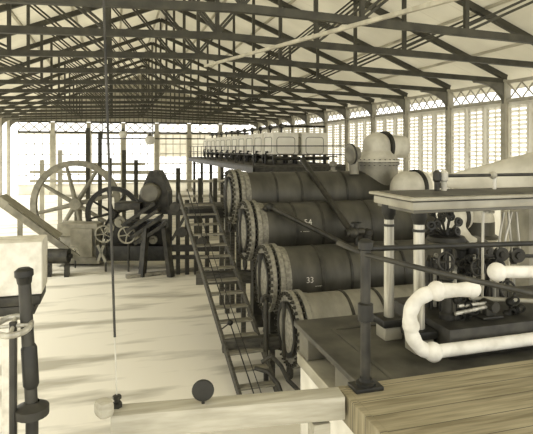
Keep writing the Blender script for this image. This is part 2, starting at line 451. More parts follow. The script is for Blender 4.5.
    if i == 0: chalk('N', P(346, 0, 9.7).x, -.02, y, z, .14, T)

# manhole disc and little valve on top of the farthest vessel
c = P(351, 154, 14.0)
t = thing('manhole_door', 'small round bolted disc standing upright beside the big dome', 'manhole cover', (c.x, c.y, 3.9))
MB().lathe([(0, -.06), (.18, -.04), (.2, -.05), (.27, -.03), (.27, .04), (.17, .09), (.17, .22), (0, .22)], c, (.95, .1, .1), 32).build('disc', 'domed', t)
MB().tube([c + Vector((.12, .1, -.1)), (c.x + .12, c.y + .05, 3.86)], .13, 14).build('neck', 'domed', t)
MB().ring(c, (.95, .1, .1), .2, .285, .05, 32).build('rim', 'iron', t)
c = PY(333, 166, 13.28)
t = thing('angle_valve', 'small dark screw valve on top of the farthest vessel, left of the upright disc', 'valve', (c.x, c.y, 3.92))
MB().lathe([(.12, 0), (.12, .04), (.06, .06), (.06, .14), (.1, .18), (.1, .26), (.04, .3), (.025, .3), (.025, .46), (0, .46)], (c.x, c.y, 3.91), (0, 0, 1), 16).build('body', 'domed', t)
MB().ring((c.x, c.y, 4.34), (0, 0, 1), .1, .13, .025, 20).bar((c.x - .11, c.y, 4.34), (c.x + .11, c.y, 4.34), .02, .02).build('handwheel', 'iron', t)

# slanting pipes lying over the vessels
def pipe(name, label, pts, r, m, loc=None):
    pts = [Vector(p) for p in pts]
    return solo(name, MB().tube(pts, r, 14), m, label, 'pipe', None, pts[-1])
a, b = PY(306, 165, 13.3), PY(352, 233, 10.62)
t = thing('slanting_pipe', 'thick dark pipe slanting down from behind the top vessel to a valve', 'pipe', b)
MB().tube([a + (a - b) * .1, b], .075, 14).build('pipe_run', 'iron', t)
MB().tube([b + Vector((-.16, 0, .0)), b + Vector((.28, 0.0, .03))], .085, 12).tube([b + Vector((.1, 0, -.12)), b + Vector((.1, 0, .22))], .05, 10).ball(b + Vector((.02, -.02, 0)), .13).build('valve_body', 'iron', t)
MB().tube([b + Vector((.1, 0, -.1)), (b.x + .1, b.y, 2.4)], .045, 12).build('standpipe', 'iron', t)
MB().ring(b + Vector((.1, 0, .22)), (0, 0, 1), .09, .12, .03, 18).build('handwheel', 'black', t)
a, b = PY(268, 206, 11.62), PY(356, 250, 10.3)
t = thing('slanting_pipe', 'long dark pipe slanting from the third vessel end down over the second vessel', 'pipe', b)
MB().tube([PY(264, 210, 11.6), a, b], .065, 14).build('pipe_run', 'iron', t)
MB().tube([a, a + (b - a) * .05], .095, 14).build('coupling', 'black', t)
c = PY(367, 246, 10.72)
t = thing('angle_valve', 'small dark valve on top of the second vessel, by the slanting pipe foot', 'valve', (c.x, c.y, 2.4))
MB().lathe([(.16, 0), (.16, .05), (.1, .07), (.1, .18), (.13, .2), (.13, .3), (.05, .33), (0, .35)], (c.x, c.y, 2.41), (0, 0, 1), 16).build('body', 'iron', t)

# little feed pipes round the stair foot, under the nearest vessel end
for k, (pts, lb) in enumerate((
    ([(262, 362, 9.3), (272, 356, 9.25), (281, 366, 9.2), (288, 380, 9.15), (300, 392, 9.1)], 'thin curled drain pipe beside the stair foot, under the nearest vessel'),
    ([(255, 368, 9.5), (268, 372, 9.4), (278, 384, 9.3), (282, 395, 9.2)], 'thin pipe lying low by the stair foot, left of the curled one'))):
    solo('drain_pipe', MB().tube([P(*q) for q in pts], .04, 10), 'iron', lb, 'pipe', None, P(*pts[-1]))
p = P(266, 300, 10.2)
t = thing('stand_pipe', 'upright dark pipe between stair and second vessel with a hook on top', 'pipe', (p.x, p.y, 0))
MB().tube([(p.x, p.y, 0), (p.x, p.y, p.z)], .05, 12).build('pipe_run', 'iron', t)
MB().tube(arc((p.x + .0, p.y, p.z), (1, 0, 0), (0, 0, 1), .09, -.6, PI + .4, 10), .03, 8).build('hook', 'iron', t)

# ------------------------------------------------------------------ stair
A0 = P(243, 396, 9.2); A1 = P(179, 192, 13.7); B0 = P(284, 396, 9.2); B1 = P(211.5, 192, 13.7)
A0.z = B0.z = .0; B0.y = A0.y; B1.y = A1.y; 
zt = 3.34; A1.z = B1.z = zt
st = thing('stair', 'steep open-tread stair climbing beside the vessel ends', 'stair', (A0.x, A0.y, 0))
MB().bar(A0, A1, .05, .15).build('stringer', 'stair', st)
MB().bar(B0, B1, .05, .15).build('stringer', 'stair', st)
n = 15
for k in range(1, n + 1):
    f = k / (n + 1.2)
    a = A0.lerp(A1, f); b = B0.lerp(B1, f)
    MB().bar(a, b, .2, .035, bev=.006).build('tread', 'tread', st)
# rope handrails along each side
h = Vector((0, 0, .02))
for (q, r, off) in ((A0, A1, .22), (A0, A1, .34)):
    d = Vector((off, 0, .05 + off * .4))
    MB().tube([q + d, q.lerp(r, .5) + d * .9, r + d], .009 if off > .3 else .013, 8).build('hand_rope', 'black', st)
kb = P(236, 326, 9.9)
kp = A0.lerp(A1, .27)
MB().ball(kp + Vector((.2, -.02, .17)), .06).tube([kp + Vector((.03, 0, .05)), kp + Vector((.2, -.02, .17))], .014, 8).build('rope_knob', 'black', st)
# the beams crossing behind it
def beam(a, b, w, h, m, label, legs=(.06, .94)):
    t = thing('support_beam', label, 'beam', ((a.x + b.x) / 2, (a.y + b.y) / 2, 0))
    MB().bar(a, b, w, h, bev=.01).build('beam', m, t)
    for q in [a.lerp(b, f_) for f_ in legs]:
        MB().box((q.x - .05, q.y - .05, 0), (q.x + .05, q.y + .05, q.z - h / 2 + .01)).build('leg', m, t)
a = P(222, 345, 10.25); b = P(280, 338, 10.45); b.z = a.z
beam(a, b, .2, .26, 'stair', 'low dark timber beam crossing under the stair towards the nearest vessel', (.86,))
a = P(196, 278, 12.1); b = P(251, 276, 12.25); b.z = a.z
beam(a, b, .25, .27, 'stair', 'dark timber beam crossing under the middle of the stair', (.86,))
# landing
la, lb = P(187, 212, 14.4), P(236, 212, 14.4)
t = thing('landing', 'dark narrow landing at the head of the open-tread stair', 'landing', (la.x, la.y, 0))
xl, xr, yl = la.x + .0, 3.4, 14.02
MB().box((xl, yl, 2.92), (xr, yl + 1.0, 2.99), .01).build('floor_boards', 'stair', t)
MB().box((xl, yl, 2.66), (xr, yl + .08, 2.92)).build('edge_beam', 'black', t)
for qx in (3.0, xr - .08):
    for qy in (yl + .12, yl + .9): MB().box((qx - .06, qy - .06, 0), (qx + .06, qy + .06, 2.92)).build('leg', 'stair', t)
# ------------------------------------------------------------------ row of square tanks on their staging
PZ_ = 3.72
xf = 7.62; yf = 24.9; pit = 1.95
sg = thing('tank_staging', 'raised timber staging with rails carrying the row of square white tanks', 'platform', (xf, yf, 0))
yl = yf + 11 * pit
MB().box((xf - 1.3, yf - 1.0, PZ_ - .1), (xf + 3.5, yl, PZ_)).build('deck', 'stair', sg)
MB().box((xf - 1.3, yf - 1.0, PZ_ - .35), (xf - 1.2, yl, PZ_ - .1)).build('edge_beam', 'iron', sg)
MB().box((xf - 1.3, yf - 1.0, PZ_ - .35), (xf + 3.5, yf - .9, PZ_ - .1)).build('edge_beam', 'iron', sg)
for k in range(0, 12, 2):
    y = yf - .9 + k * pit
    for x in (xf - 1.2, xf + 3.4):
        MB().box((x - .09, y - .09, 0), (x + .09, y + .09, PZ_ - .1)).build('leg', 'stair', sg)
for k in range(12):
    y = yf - .95 + k * pit
    MB().tube([(xf - 1.25, y, PZ_), (xf - 1.25, y, PZ_ + .95)], .025, 8).build('rail_post', 'iron', sg)
for z in (.5, .93):
    MB().tube([(xf + 3.45, yf - .95, PZ_ + z), (xf - 1.25, yf - .95, PZ_ + z), (xf - 1.25, yl, PZ_ + z)], .025, 8).build('rail', 'iron', sg)
def make_cab(x, y):
    c = thing('square_tank', '', 'tank', (x, y, PZ_), 'row of square white tanks on the staging')
    z0, z1 = PZ_ + .5, PZ_ + 1.56; w, l = 1.36, 1.72
    MB().box((x, y, z0), (x + w, y + l, z1), .04).build('body', 'cab', c)
    MB().box((x - .03, y - .03, z1), (x + w + .03, y + l + .03, z1 + .05), .01).build('lid', 'cab', c)
    # moulded panel outline on each visible face (rounded corners)
    def rrect(u0, u1, v0, v1, r):
        pts = []
        for (cu, cv, a) in ((u1 - r, v1 - r, 0), (u0 + r, v1 - r, 90), (u0 + r, v0 + r, 180), (u1 - r, v0 + r, 270)):
            for k in range(5):
                t = math.radians(a + k * 22.5); pts.append((cu + r * math.cos(t), cv + r * math.sin(t)))
        return pts + pts[:1]
    MB().tube([(x + u, y - .005, v) for u, v in rrect(.2, w - .2, z0 + .02, z1 - .18, .15)], .018, 6, cap=False).build('panel_moulding', 'cabline', c)
    MB().tube([(x - .005, y + u, v) for u, v in rrect(.2, l - .2, z0 + .12, z1 - .18, .15)], .018, 6, cap=False).build('panel_moulding', 'cabline', c)
    for (u, v) in ((.1, .1), (w - .1, .1), (.1, l - .1), (w - .1, l - .1)):
        MB().box((x + u - .06, y + v - .06, PZ_), (x + u + .06, y + v + .06, z0 + .01)).build('leg', 'iron', c)
    MB().tube([(x - .12, y + l / 2, z0 + .1), (x - .12, y + l / 2, PZ_ + .1)], .05, 8).tube([(x, y + l / 2, z0 + .12), (x - .14, y + l / 2, z0 + .12)], .05, 8).build('drain_valve', 'black', c)
    MB().tube([(x - .05, y - .1, z0 - .2), (x + w + .05, y - .1, z0 - .2)], .09, 10).build('header_pipe', 'iron', c)
    return c
cab0 = make_cab(xf, yf)
cab0['label'] = 'square white tank at the near left corner of the staging row'
for k in range(1, 11):
    dup(cab0, (xf, yf + k * pit, PZ_), '%s square white tank of the far-running left file on the staging' % ORD[k])
dup(cab0, (xf + 1.56, yf, PZ_), 'square white tank at the near end of the staging, right of the corner one')
for k in range(1, 11):
    pass
# dark pipe manifold standing above the tank tops
t = thing('pipe_manifold', 'dark overhead pipes and valves running above the square white tanks', 'pipework', (xf + .6, yf, PZ_ + 1.5))
MB().tube([(xf + .6, yf - .2, PZ_ + 1.95), (xf + .6, yl, PZ_ + 1.95)], .06, 8).build('header_pipe', 'iron', t)
for k in range(11):
    y = yf + .5 + k * pit
    MB().tube([(xf + .6, y, PZ_ + 1.58), (xf + .6, y, PZ_ + 2.05)], .05, 8).ball((xf + .6, y, PZ_ + 1.95), .14, 10, 8).build('valve', 'black', t)
MB().tube([(xf + .6, yf + .5, PZ_ + 1.95), (xf + 3.0, yf + .5, PZ_ + 1.95)], .06, 8).build('branch_pipe', 'iron', t)

# ------------------------------------------------------------------ foundation with dark deck, engine
FX0, FX1, FY0, FY1 = 1.98, 5.6, 3.62, 5.66; FZ = 2.6
f = thing('engine_foundation', 'limewashed engine foundation block with a dark iron deck on top', 'foundation', (FX0, FY0, 0))
MB().box((FX0 + .06, FY0 + .3, 0), (FX1, FY1 - .06, 2.12), .01).build('limewashed_base', 'lime', f)
MB().box((FX0 + .03, FY0 + .25, 2.12), (FX1, FY1 - .03, 2.25), .01).build('sill', 'entab', f)
for (ya, yb) in ((FY0 + .3, FY0 + 1.0), (FY1 - .32, FY1 - .04)):
    MB().box((FX0 + .05, ya, 2.25), (FX0 + .3, yb, 2.54), .02).build('pier', 'cornice', f)
MB().box((FX0 + .35, FY0 + .32, 2.25), (FX1, FY1 - .06, 2.54)).build('recess_shade', 'black', f)  # solid block, black to paint in the shade of the open recess
MB().box((FX0, FY0, 2.54), (FX1, FY1, FZ), .008).build('deck_plate', 'plate', f)
MB().box((FX0 + .3, FY1 - .42, FZ), (FX1, FY1 - .38, FZ + .012)).box((FX0 + .3, FY0 + .35, FZ), (FX0 + .34, FY1 - .42, FZ + .012)).build('deck_strip', 'plate', f)
# engine: bed, two polished columns, entablature, rods, valve gear
ex, ey = 2.86, 4.49
FB = FZ + .28
E = thing('pump_engine', 'engine with polished columns carrying a moulded entablature over valve gear', 'engine', (ex, ey, FZ))
MB().box((3.02, 4.2, FZ), (5.6, 5.3, FB), .015).build('bed', 'iron', E)
for (px, y, r) in ((389, 4.89, .053), (419, 4.49, .056)):
    q = PY(px, 250, y)
    cl_ = MB().lathe([(r, 2.82), (r, 3.3), (r * .96, 3.86)], (q.x, y, 0), (0, 0, 1), 24).build('column', 'stone', E)
    MB().box((q.x - .1, y - .1, FZ), (q.x + .1, y + .1, 2.74), .01).build('column_block', 'entab', cl_)
    MB().box((q.x - .13, y - .13, 2.74), (q.x + .13, y + .13, 2.82), .012).build('column_base', 'black', cl_)
    MB().ring((q.x, y, 3.78), (0, 0, 1), r * .9, r * 1.15, .025, 24).build('collar', 'black', cl_)
    MB().lathe([(r, 3.84), (r * 1.15, 3.88), (r * 1.4, 3.9), (r * 1.4, 4.0)], (q.x, y, 0), (0, 0, 1), 24).build('capital', 'black', cl_)
x0, x1, y0, y1 = 2.68, 5.4, 4.30, 5.11
MB().box((x0 + .05, y0 + .05, 3.965), (x1, y1 - .05, 4.0), .006).build('architrave', 'cornice', E)
MB().box((x0 + .02, y0 + .02, 4.0), (x1, y1 - .02, 4.075), .005).build('frieze', 'entab', E)
MB().box((x0 + .035, y0 + .035, 4.075), (x1, y1 - .035, 4.09)).build('moulding', 'black', E)
MB().box((x0 - .02, y0 - .02, 4.09), (x1, y1 + .02, 4.12), .008).build('cornice', 'entab', E)
MB().box((x0 + .06, y0 + .06, 4.12), (x1, y1 - .06, 4.126)).build('top_plate', 'plate', E)
# rods slung under the entablature at the right
for (ax_, ay, bx_, by) in ((504, 212, 497, 252), (508, 212, 512, 252), (512, 212, 502, 252), (516, 212, 520, 252)):
    MB().tube([PY(ax_, ay, 4.7), PY(bx_, by, 4.7)], .012, 8).build('hanger_rod', 'stone', E)
a = PY(483, 212, 4.5); b = PY(482, 281, 4.5)
MB().tube([a, (b.x, b.y, FB)], .014, 8).tube([PY(483, 212, 4.5), PY(494, 212, 4.5)], .014, 8).build('upright_rod', 'stone', E)
for (px, py, r) in ((501, 254, .075), (517, 255, .08), (487, 251, .05)):
    c = PY(px, py, 4.7)
    MB().lathe([(0, -.05), (r * .4, -.05), (r * .5, -.03), (r, -.03), (r, .03), (r * .5, .03), (r * .4, .05), (0, .05)], c, (.2, 1, 0), 20).build('pulley', 'iron', E)
MB().tube([PY(480, 256, 4.72), PY(535, 256, 4.72)], .02, 8).build('shaft', 'iron', E)
# valve gear low on the bed
q = PY(447, 300, 4.5)
MB().lathe([(.075, 0), (.075, .05), (.055, .07), (.055, .38), (.075, .4), (.075, .45)], (q.x, 4.5, FB), (0, 0, 1), 20).build('pump_barrel', 'iron', E)
q = PY(489, 310, 4.4)
m = MB(); m.box((q.x - .12, 4.33, FB), (q.x + .12, 4.47, FB + .03), .01); m.box((q.x - .06, 4.36, FB + .02), (q.x + .06, 4.44, FB + .16), .02); m.tube([(q.x, 4.3, FB + .13), (q.x, 4.5, FB + .13)], .05, 14)
m.build('bearing_bracket', 'iron', E)
MB().tube([PY(458, 306, 4.42), PY(487, 303, 4.4)], .018, 8).tube([PY(455, 314, 4.4), PY(489, 306, 4.38)], .02, 8).build('link_rod', 'stone', E)
MB().tube([PY(470, 298, 4.5), PY(535, 301, 4.5)], .022, 10).build('rocker_shaft', 'entab', E)
for (px, py) in ((457, 300), (463, 308), (456, 318), (470, 312), (510, 302), (516, 310), (507, 314)):
    c = PY(px, py, 4.45)
    m = MB(); m.ball(c, .045, 12, 8); m.tube([c + Vector((0, 0, -.02)), (c.x, c.y, FB)], .014, 8); m.ring(c + Vector((.02, -.05, .03)), (.3, 1, .2), .03, .045, .02, 14); m.build('lever_joint', 'black', E)
# upper valve chest behind the front column, dark knobbly stack
q = PY(446, 240, 5.0)
m = MB(); m.lathe([(.2, 0), (.22, .02), (.2, .06), (.12, .07)], (q.x, 5.0, 3.55), (0, 0, 1), 20); m.tube([(q.x, 5.0, FB), (q.x, 5.0, 3.56)], .03, 10); m.build('valve_stand', 'iron', E)
rnd = random.Random(3)
for k in range(16):
    px, py = 430 + rnd.random() * 29, 212 + rnd.random() * 22
    c = PY(px, py, 4.9 + rnd.random() * .2)
    m = MB(); m.ring(c, (rnd.random() - .5, 1, rnd.random() - .5), .028, .05, .022, 14); m.ball(c, .025, 10, 6); m.tube([c, (q.x, 5.0, 3.6)], .01, 6); m.build('valve_handle', 'iron', E)
# dark pump cylinders behind the bed
for (px, top, r, y) in ((434, 272, .1, 5.0), (462, 250, .09, 5.05), (473, 256, .06, 4.95)):
    q = PY(px, top, y)
    MB().lathe([(r, 0), (r, .06), (r * .82, .08), (r * .82, q.z - FZ - .2), (r, q.z - FZ - .18), (r, q.z - FZ - .12), (r * .3, q.z - FZ - .05), (0, q.z - FZ - .05)], (q.x, y, FB - .08), (0, 0, 1), 24).build('pump_cylinder', 'black' if px != 434 else 'iron', E)
for (px, py) in ((458, 262), (466, 268), (472, 262), (460, 276), (468, 258), (492, 262)):
    c = PY(px, py, 4.75)
    MB().ball(c, .042, 12, 8).tube([c, (c.x, c.y + .15, FB)], .016, 8).ring(c + Vector((0, -.06, 0)), (0, 1, .2), .03, .05, .02, 14).build('cock', 'black', E)
# small pipes, cocks and a wheel crowded behind the bed
rnd = random.Random(11)
for k in range(14):
    px = 428 + k * 6.6; y = 4.6 + rnd.random() * .6
    q = PY(px, 240 + rnd.random() * 40, y)
    MB().tube([(q.x, y, FB - .02), (q.x, y, q.z), (q.x + .1, y + .12, q.z + .03)], .014 + .014 * rnd.random(), 10).build('small_pipe', ('iron', 'stone', 'black')[k % 3], E)
    if k % 2: MB().lathe([(0, -.05), (.03, -.05), (.05, -.02), (.05, .02), (.03, .05), (.02, .05), (.02, .09), (0, .09)], (q.x, y, q.z - .08), (0, 0, 1), 14).build('cock', 'iron', E)
for (px, py, r) in ((446, 262, .09), (478, 268, .08), (508, 290, .09)):
    c = PY(px, py, 4.55)
    m = MB(); m.tube(arc(c, (1, 0, 0), (0, .15, 1), r, 0, 2 * PI, 24), .013, 8, cap=False); m.bar(c - Vector((r, 0, 0)), c + Vector((r, 0, 0)), .014, .014); m.bar(c - Vector((0, 0, r)), c + Vector((0, 0, r)), .014, .014); m.tube([c, c + Vector((0, .25, 0)), (c.x, c.y + .25, FB)], .014, 8)
    m.build('valve_handwheel', 'iron', E)
# on the entablature: tapering pale hood, rod and cups
a = P(437, 181, 8.4); b = P(560, 180, 7.4)
h = thing('tapered_duct', 'big pale tapering duct lying behind the engine top, widening to the right', 'duct', a)
MB().lathe([(0, 0), (.06, .0), (.07, .05), (.5, (b - a).length), (.5, (b - a).length + .3), (0, (b - a).length + .3)], a, b - a, 40).build('cone', 'dome', h)
MB().ring(a + (b - a) * .03, b - a, .06, .12, .05, 24).build('collar', 'iron', h)
# stand for the duct
q = a.lerp(b, .8); MB().box((q.x - .25, q.y - .2, 0), (q.x + .35, q.y + .2, q.z - .2), .03).build('pier', 'haziron', h)
q = a.lerp(b, .08); MB().box((q.x - .05, q.y - .05, 0), (q.x + .05, q.y + .05, q.z - .03)).build('pier', 'lime', h)
ra, rb = PY(440, 176, 4.9), PY(540, 170, 4.9)
rb.z = ra.z
g = thing('oiling_rod', 'thin horizontal oiling rod with knob along the top of the engine', 'rod', (ra.x, 4.9, 4.12))
MB().tube([ra, rb], .018, 10).build('rod', 'iron', g)
c = PY(493, 173, 4.9); c.z = ra.z
MB().ball(c, .045, 14, 10).build('knob', 'entab', g)
MB().tube([(c.x + .02, 4.9, 4.12), (c.x + .02, 4.9, c.z)], .02, 10).build('stand', 'lag', g)
for px in (437, 444):
    c = PY(px, 185, 4.9)
    MB().lathe([(.03, 0), (.03, .1), (.045, .12), (.045, .2), (.015, .23), (0, .23)], (c.x, 4.9, 4.12), (0, 0, 1), 14).build('oil_cup', 'dome' if px == 444 else 'iron', g)

# another riveted drum seen under the entablature
c = PY(478, 236, 12.9)
t = thing('riveted_drum', 'round topped riveted drum seen under the entablature, right of the bell', 'vessel', (c.x, c.y, 0))
MB().lathe([(.5, 0), (.5, c.z - .1), (.62, c.z - .02)], (c.x, c.y, 0), (0, 0, 1), 32).build('skirt', 'dome', t)
MB().lathe([(.62, c.z - .02), (.46, c.z + .08), (.46, c.z + .45)], (c.x, c.y, 0), (0, 0, 1), 32).build('drum', 'tank', t)
MB().lathe([(.46, c.z + .45), (.44, c.z + .6), (.34, c.z + .78), (.15, c.z + .86), (0, c.z + .88)], (c.x, c.y, 0), (0, 0, 1), 32).build('crown', 'dome', t)

# lagged white bend in front of the engine
w = thing('lagged_pipe', 'thick white lagged pipe bent in a C in front of the engine columns', 'pipe', P(420, 350, 4.7))
D = 4.75
cl = [(474, 289, D), (458, 290, D), (440, 291, D), (427, 294, D), (416, 301, D), (410.5, 312, D), (410, 322, D), (411.5, 333, D), (416, 343, D), (424, 350, D), (433, 352, D)]
def dense(pp, n=4):
    out = []
    for i in range(len(pp) - 1):
        for k in range(n):
            p0 = pp[max(i - 1, 0)]; p1 = pp[i]; p2 = pp[i + 1]; p3 = pp[min(i + 2, len(pp) - 1)]; t = k / n
            out.append(.5 * ((2 * p1) + (p2 - p0) * t + (2 * p0 - 5 * p1 + 4 * p2 - p3) * t * t + (3 * p1 - p0 - 3 * p2 + p3) * t ** 3))
    return out + [pp[-1]]
pts = dense([P(*q) for q in cl])
rs = [.066 + .004 * math.sin(i * 1.1) for i in range(len(pts))]
MB().tube(pts, rs, 20).build('bend', 'lag', w)
e = P(433, 352, D); r_ = PZ(560, 342, 2.73)
r_ = e + Vector((2.2, .02, 0)); 
MB().tube([e, r_], .06, 20).build('straight_run', 'lag', w)
for (px, py, r, sx) in ((437, 291, .09, 1), (472, 289, .08, .6), (433, 352, .09, 1), (411, 326, .078, 1)):
    MB().ball(P(px, py, D), r, 20, 12, (1, 1, 1)).build('joint_bulge', 'lag', w)
MB().tube([P(470, 289, D), P(462, 289, D + .35)], .05, 12).build('riser', 'iron', w)
# lagged elbow end at the right
c = PY(497, 272, 4.05)
w = thing('lagged_pipe', 'short white lagged pipe with a rounded end at the right edge', 'pipe', c)
MB().ball(c, .088, 20, 14, (1, 1, 1)).build('rounded_end', 'lag', w)
MB().tube([c, c + Vector((1.6, -.05, -.09))], .058, 18).build('straight_run', 'lag', w)
MB().tube([c + Vector((1.2, -.04, -.06)), c + Vector((1.22, .2, -.06)), (c.x + 1.22, c.y + .2, FB)], .03, 10).build('riser', 'iron', w)

# ------------------------------------------------------------------ camera platform
DZ = 2.85
d = thing('timber_deck', 'planked timber deck in the lower right corner', 'deck', (1.6, 3.43, 0))
MB().box((1.6, .5, DZ - .05), (5.2, 3.5, DZ), .006).build('boards', 'deck', d)
MB().box((1.56, .5, DZ - .2), (1.61, 3.5, DZ + .004), .005).build('edge_board', 'deck', d)
for (x, y) in ((1.75, 3.25), (4.9, 3.25), (1.75, .8), (4.9, .8)):
    MB().box((x - .08, y - .08, 0), (x + .08, y + .08, DZ - .05)).build('leg', 'plank', d)
a = P(112, 414, 3.5); b = P(348, 396, 3.75)
b = PZ(344, 389, 2.85); a = PZ(112, 408, 2.85); b.x = 1.52
t = thing('timber_beam', 'pale squared timber lying level across the bottom edge of the view', 'beam', (a.x, a.y, 2.7))
MB().bar(a + Vector((0, -.08, -.055)), b + Vector((0.02, -.08, -.055)), .16, .16, bev=.008).build('beam', 'plank', t)
for q in (a.lerp(b, .03), a.lerp(b, .9)):
    MB().box((q.x - .06, q.y - .16, 0), (q.x + .06, q.y - .04, 2.7)).build('post', 'plank', t)
# round dark disc standing on the timber
c = P(203, 389, 3.5); c.z = 2.962
t = thing('iron_disc', 'round dark iron disc standing on edge on the pale timber', 'disc', (c.x, c.y, 2.85))
vd = Vector((c.x, c.y, 0)).normalized()
MB().lathe([(0, -.012), (.04, -.014), (.068, -.012), (.075, 0), (.068, .012), (0, .012)], c, vd, 32).build('disc', 'black', t)
MB().box((c.x - .01, c.y - .01, 2.872), (c.x + .01, c.y + .01, c.z - .06)).build('stub', 'black', t)
# pale block and the hanging rod
c = PZ(104, 420, 2.85)
solo('wooden_block', MB().box((c.x - .05, c.y - .06, 2.873), (c.x + .05, c.y + .06, 2.98), .03, Matrix.Rotation(.5, 3, 'Z')), 'plank', 'small pale block beside the foot of the hanging rod', 'block', None, (c.x, c.y, 2.84))
c2 = a + Vector((.05, -.1, 0))
lo = P(117, 404, 3.45); up = P(104, 8, 3.45)
top = lo + (up - lo) * ((roofz(0) - lo.z) / (up.z - lo.z)); top.z = roofz(top.x)
t = thing('hanging_rod', 'long thin dark rod hanging from the roof to the pale timber', 'rod', (lo.x, lo.y, 2.85))
mid = lo + (up - lo) * ((404 - 337) / 396.)
MB().tube([mid, top], .0085, 10).build('rod', 'iron', t)
MB().tube([lo, mid], .005, 8).build('glint_end', 'dome', t)  # pale colour paints a glint on the lower end of the rod
MB().lathe([(.02, -.015), (.034, .0), (.034, .03), (.02, .034), (.02, .055), (.03, .056), (.03, .075), (.01, .085)], lo + Vector((0, 0, -.02)), (0, 0, 1), 6).tube([lo, (lo.x, lo.y, 2.872)], .018, 8).build('coupling', 'iron', t)
# railing
t = thing('railing', 'iron railing with ball-topped post along the edge of the timber deck', 'railing', (1.80, 3.36, DZ))
p = PY(365.5, 379, 3.42)
q = P(365, 246, p.x * S_ + p.y * C_)
def post(mb, x, y, z0, z1): return mb.tube([(x, y, z0), (x, y, z1)], .036, 16)
po = post(MB(), p.x, p.y, DZ, q.z).build('post', 'iron', t)
MB().lathe([(.07, 0), (.07, .045), (.045, .055), (.042, .08)], (p.x, p.y, DZ), (0, 0, 1), 20).box((p.x - .11, p.y - .075, DZ), (p.x + .11, p.y + .075, DZ + .03), .008).build('post_foot', 'black', po)
zc = P(365, 312, p.x * S_ + p.y * C_).z
MB().lathe([(.036, -.07), (.056, -.06), (.056, .06), (.036, .07)], (p.x, p.y, zc), (0, 0, 1), 16).build('post_collar', 'black', po)
MB().lathe([(.036, -.03), (.054, -.02), (.054, .03), (.03, .05), (0, .055)], (p.x, p.y, q.z), (0, 0, 1), 16).build('post_cap', 'black', po)
e = PY(540, 243, 3.28)
MB().tube([(p.x, p.y, q.z - .02), e], .02, 12).build('top_rail', 'black', t)
dd = p.x * S_ + p.y * C_
MB().tube([P(338, 243, dd + .25), P(367, 255, dd - .03), P(440, 273, dd - .25), P(545, 296, dd - .5)], .019, 12).build('lower_rail', 'iron', t)
MB().tube([(e.x + .02, 3.28, e.z + .02), (e.x + .02, 3.28, DZ)], .036, 12).build('post', 'iron', t)

# ------------------------------------------------------------------ left foreground: valve stand, pale crate
x, y = P(28, 330, 2.9).x, P(28, 330, 2.9).y
d0 = 2.9
L0 = thing('side_deck', 'narrow deck board under the valve post in the lower left corner', 'deck', (x, y, 0))
MB().box((x - .8, y - .5, 2.72), (x + .35, y + .18, 2.78), .005).build('boards', 'deck', L0)
for (qx, qy) in ((x - .7, y - .4), (x + .25, y - .4), (x - .7, y + .1), (x + .25, y + .1)): MB().box((qx - .05, qy - .05, 0), (qx + .05, qy + .05, 2.72)).build('leg', 'plank', L0)
v = thing('valve_post', 'dark upright valve post with handwheel in the lower left corner', 'valve', (x, y, 2.78))
tp = P(24, 274, d0); bt = P(32, 412, d0)
MB().tube([(bt.x, bt.y, 2.78), bt, tp], .034, 16).build('post', 'iron', v)
MB().lathe([(.03, -.06), (.038, -.05), (.042, -.02), (.05, -.01), (.05, .02), (.03, .035), (0, .035)], tp, (tp - bt), 18).build('post_cap', 'black', v)
MB().lathe([(.045, -.02), (.09, -.015), (.09, .03), (.05, .05), (.04, .06)], bt, (0, 0, 1), 20).build('flange', 'iron', v)
c = P(30, 366, d0)
MB().lathe([(.034, -.12), (.043, -.1), (.043, .1), (.034, .12)], c, (tp - bt), 16).build('sleeve', 'black', v)
c = P(13, 326, d0 - .05)
MB().tube(arc(c, (1, 0, 0), (0, 1, .25), .09, 0, 2 * PI, 28), .017, 10, cap=False).tube([c - Vector((.09, 0, 0)), c + Vector((.09, 0, 0))], .011, 8).tube([c - Vector((0, .09, .022)), c + Vector((0, .09, .022))], .011, 8).build('handwheel', 'stone', v)
MB().tube([c + Vector((0, 0, .02)), (c.x, c.y, 2.78)], .02, 10).build('stem', 'iron', v)
# pale stacked timbers, left
a = P(-30, 290, 7.0); b = P(42, 232, 7.0)
t = thing('timber_pile', 'pale squared pile of sheeted timber at the left edge', 'timber pile', (b.x - .6, b.y, 0))
ztop, zbot = P(60, 234, 7.6).z, P(60, 290, 7.2).z
MB().box((b.x - 1.6, b.y, zbot), (b.x, b.y + .6, ztop), .02).build('sheet_cover', 'lag', t)
for k, z in enumerate((zbot - .13, zbot - .26)):
    MB().box((b.x - 1.6, b.y - .03 + .02 * k, z), (b.x - .02 - .07 * k, b.y + .6, z + .12), .01).build('beam', 'iron', t)
for xx in (b.x - 1.5, b.x - .45):
    for yy in (b.y + .15, b.y + .5): MB().box((xx - .06, yy - .06, 0), (xx + .06, yy + .06, zbot - .26)).build('leg', 'lag', t)

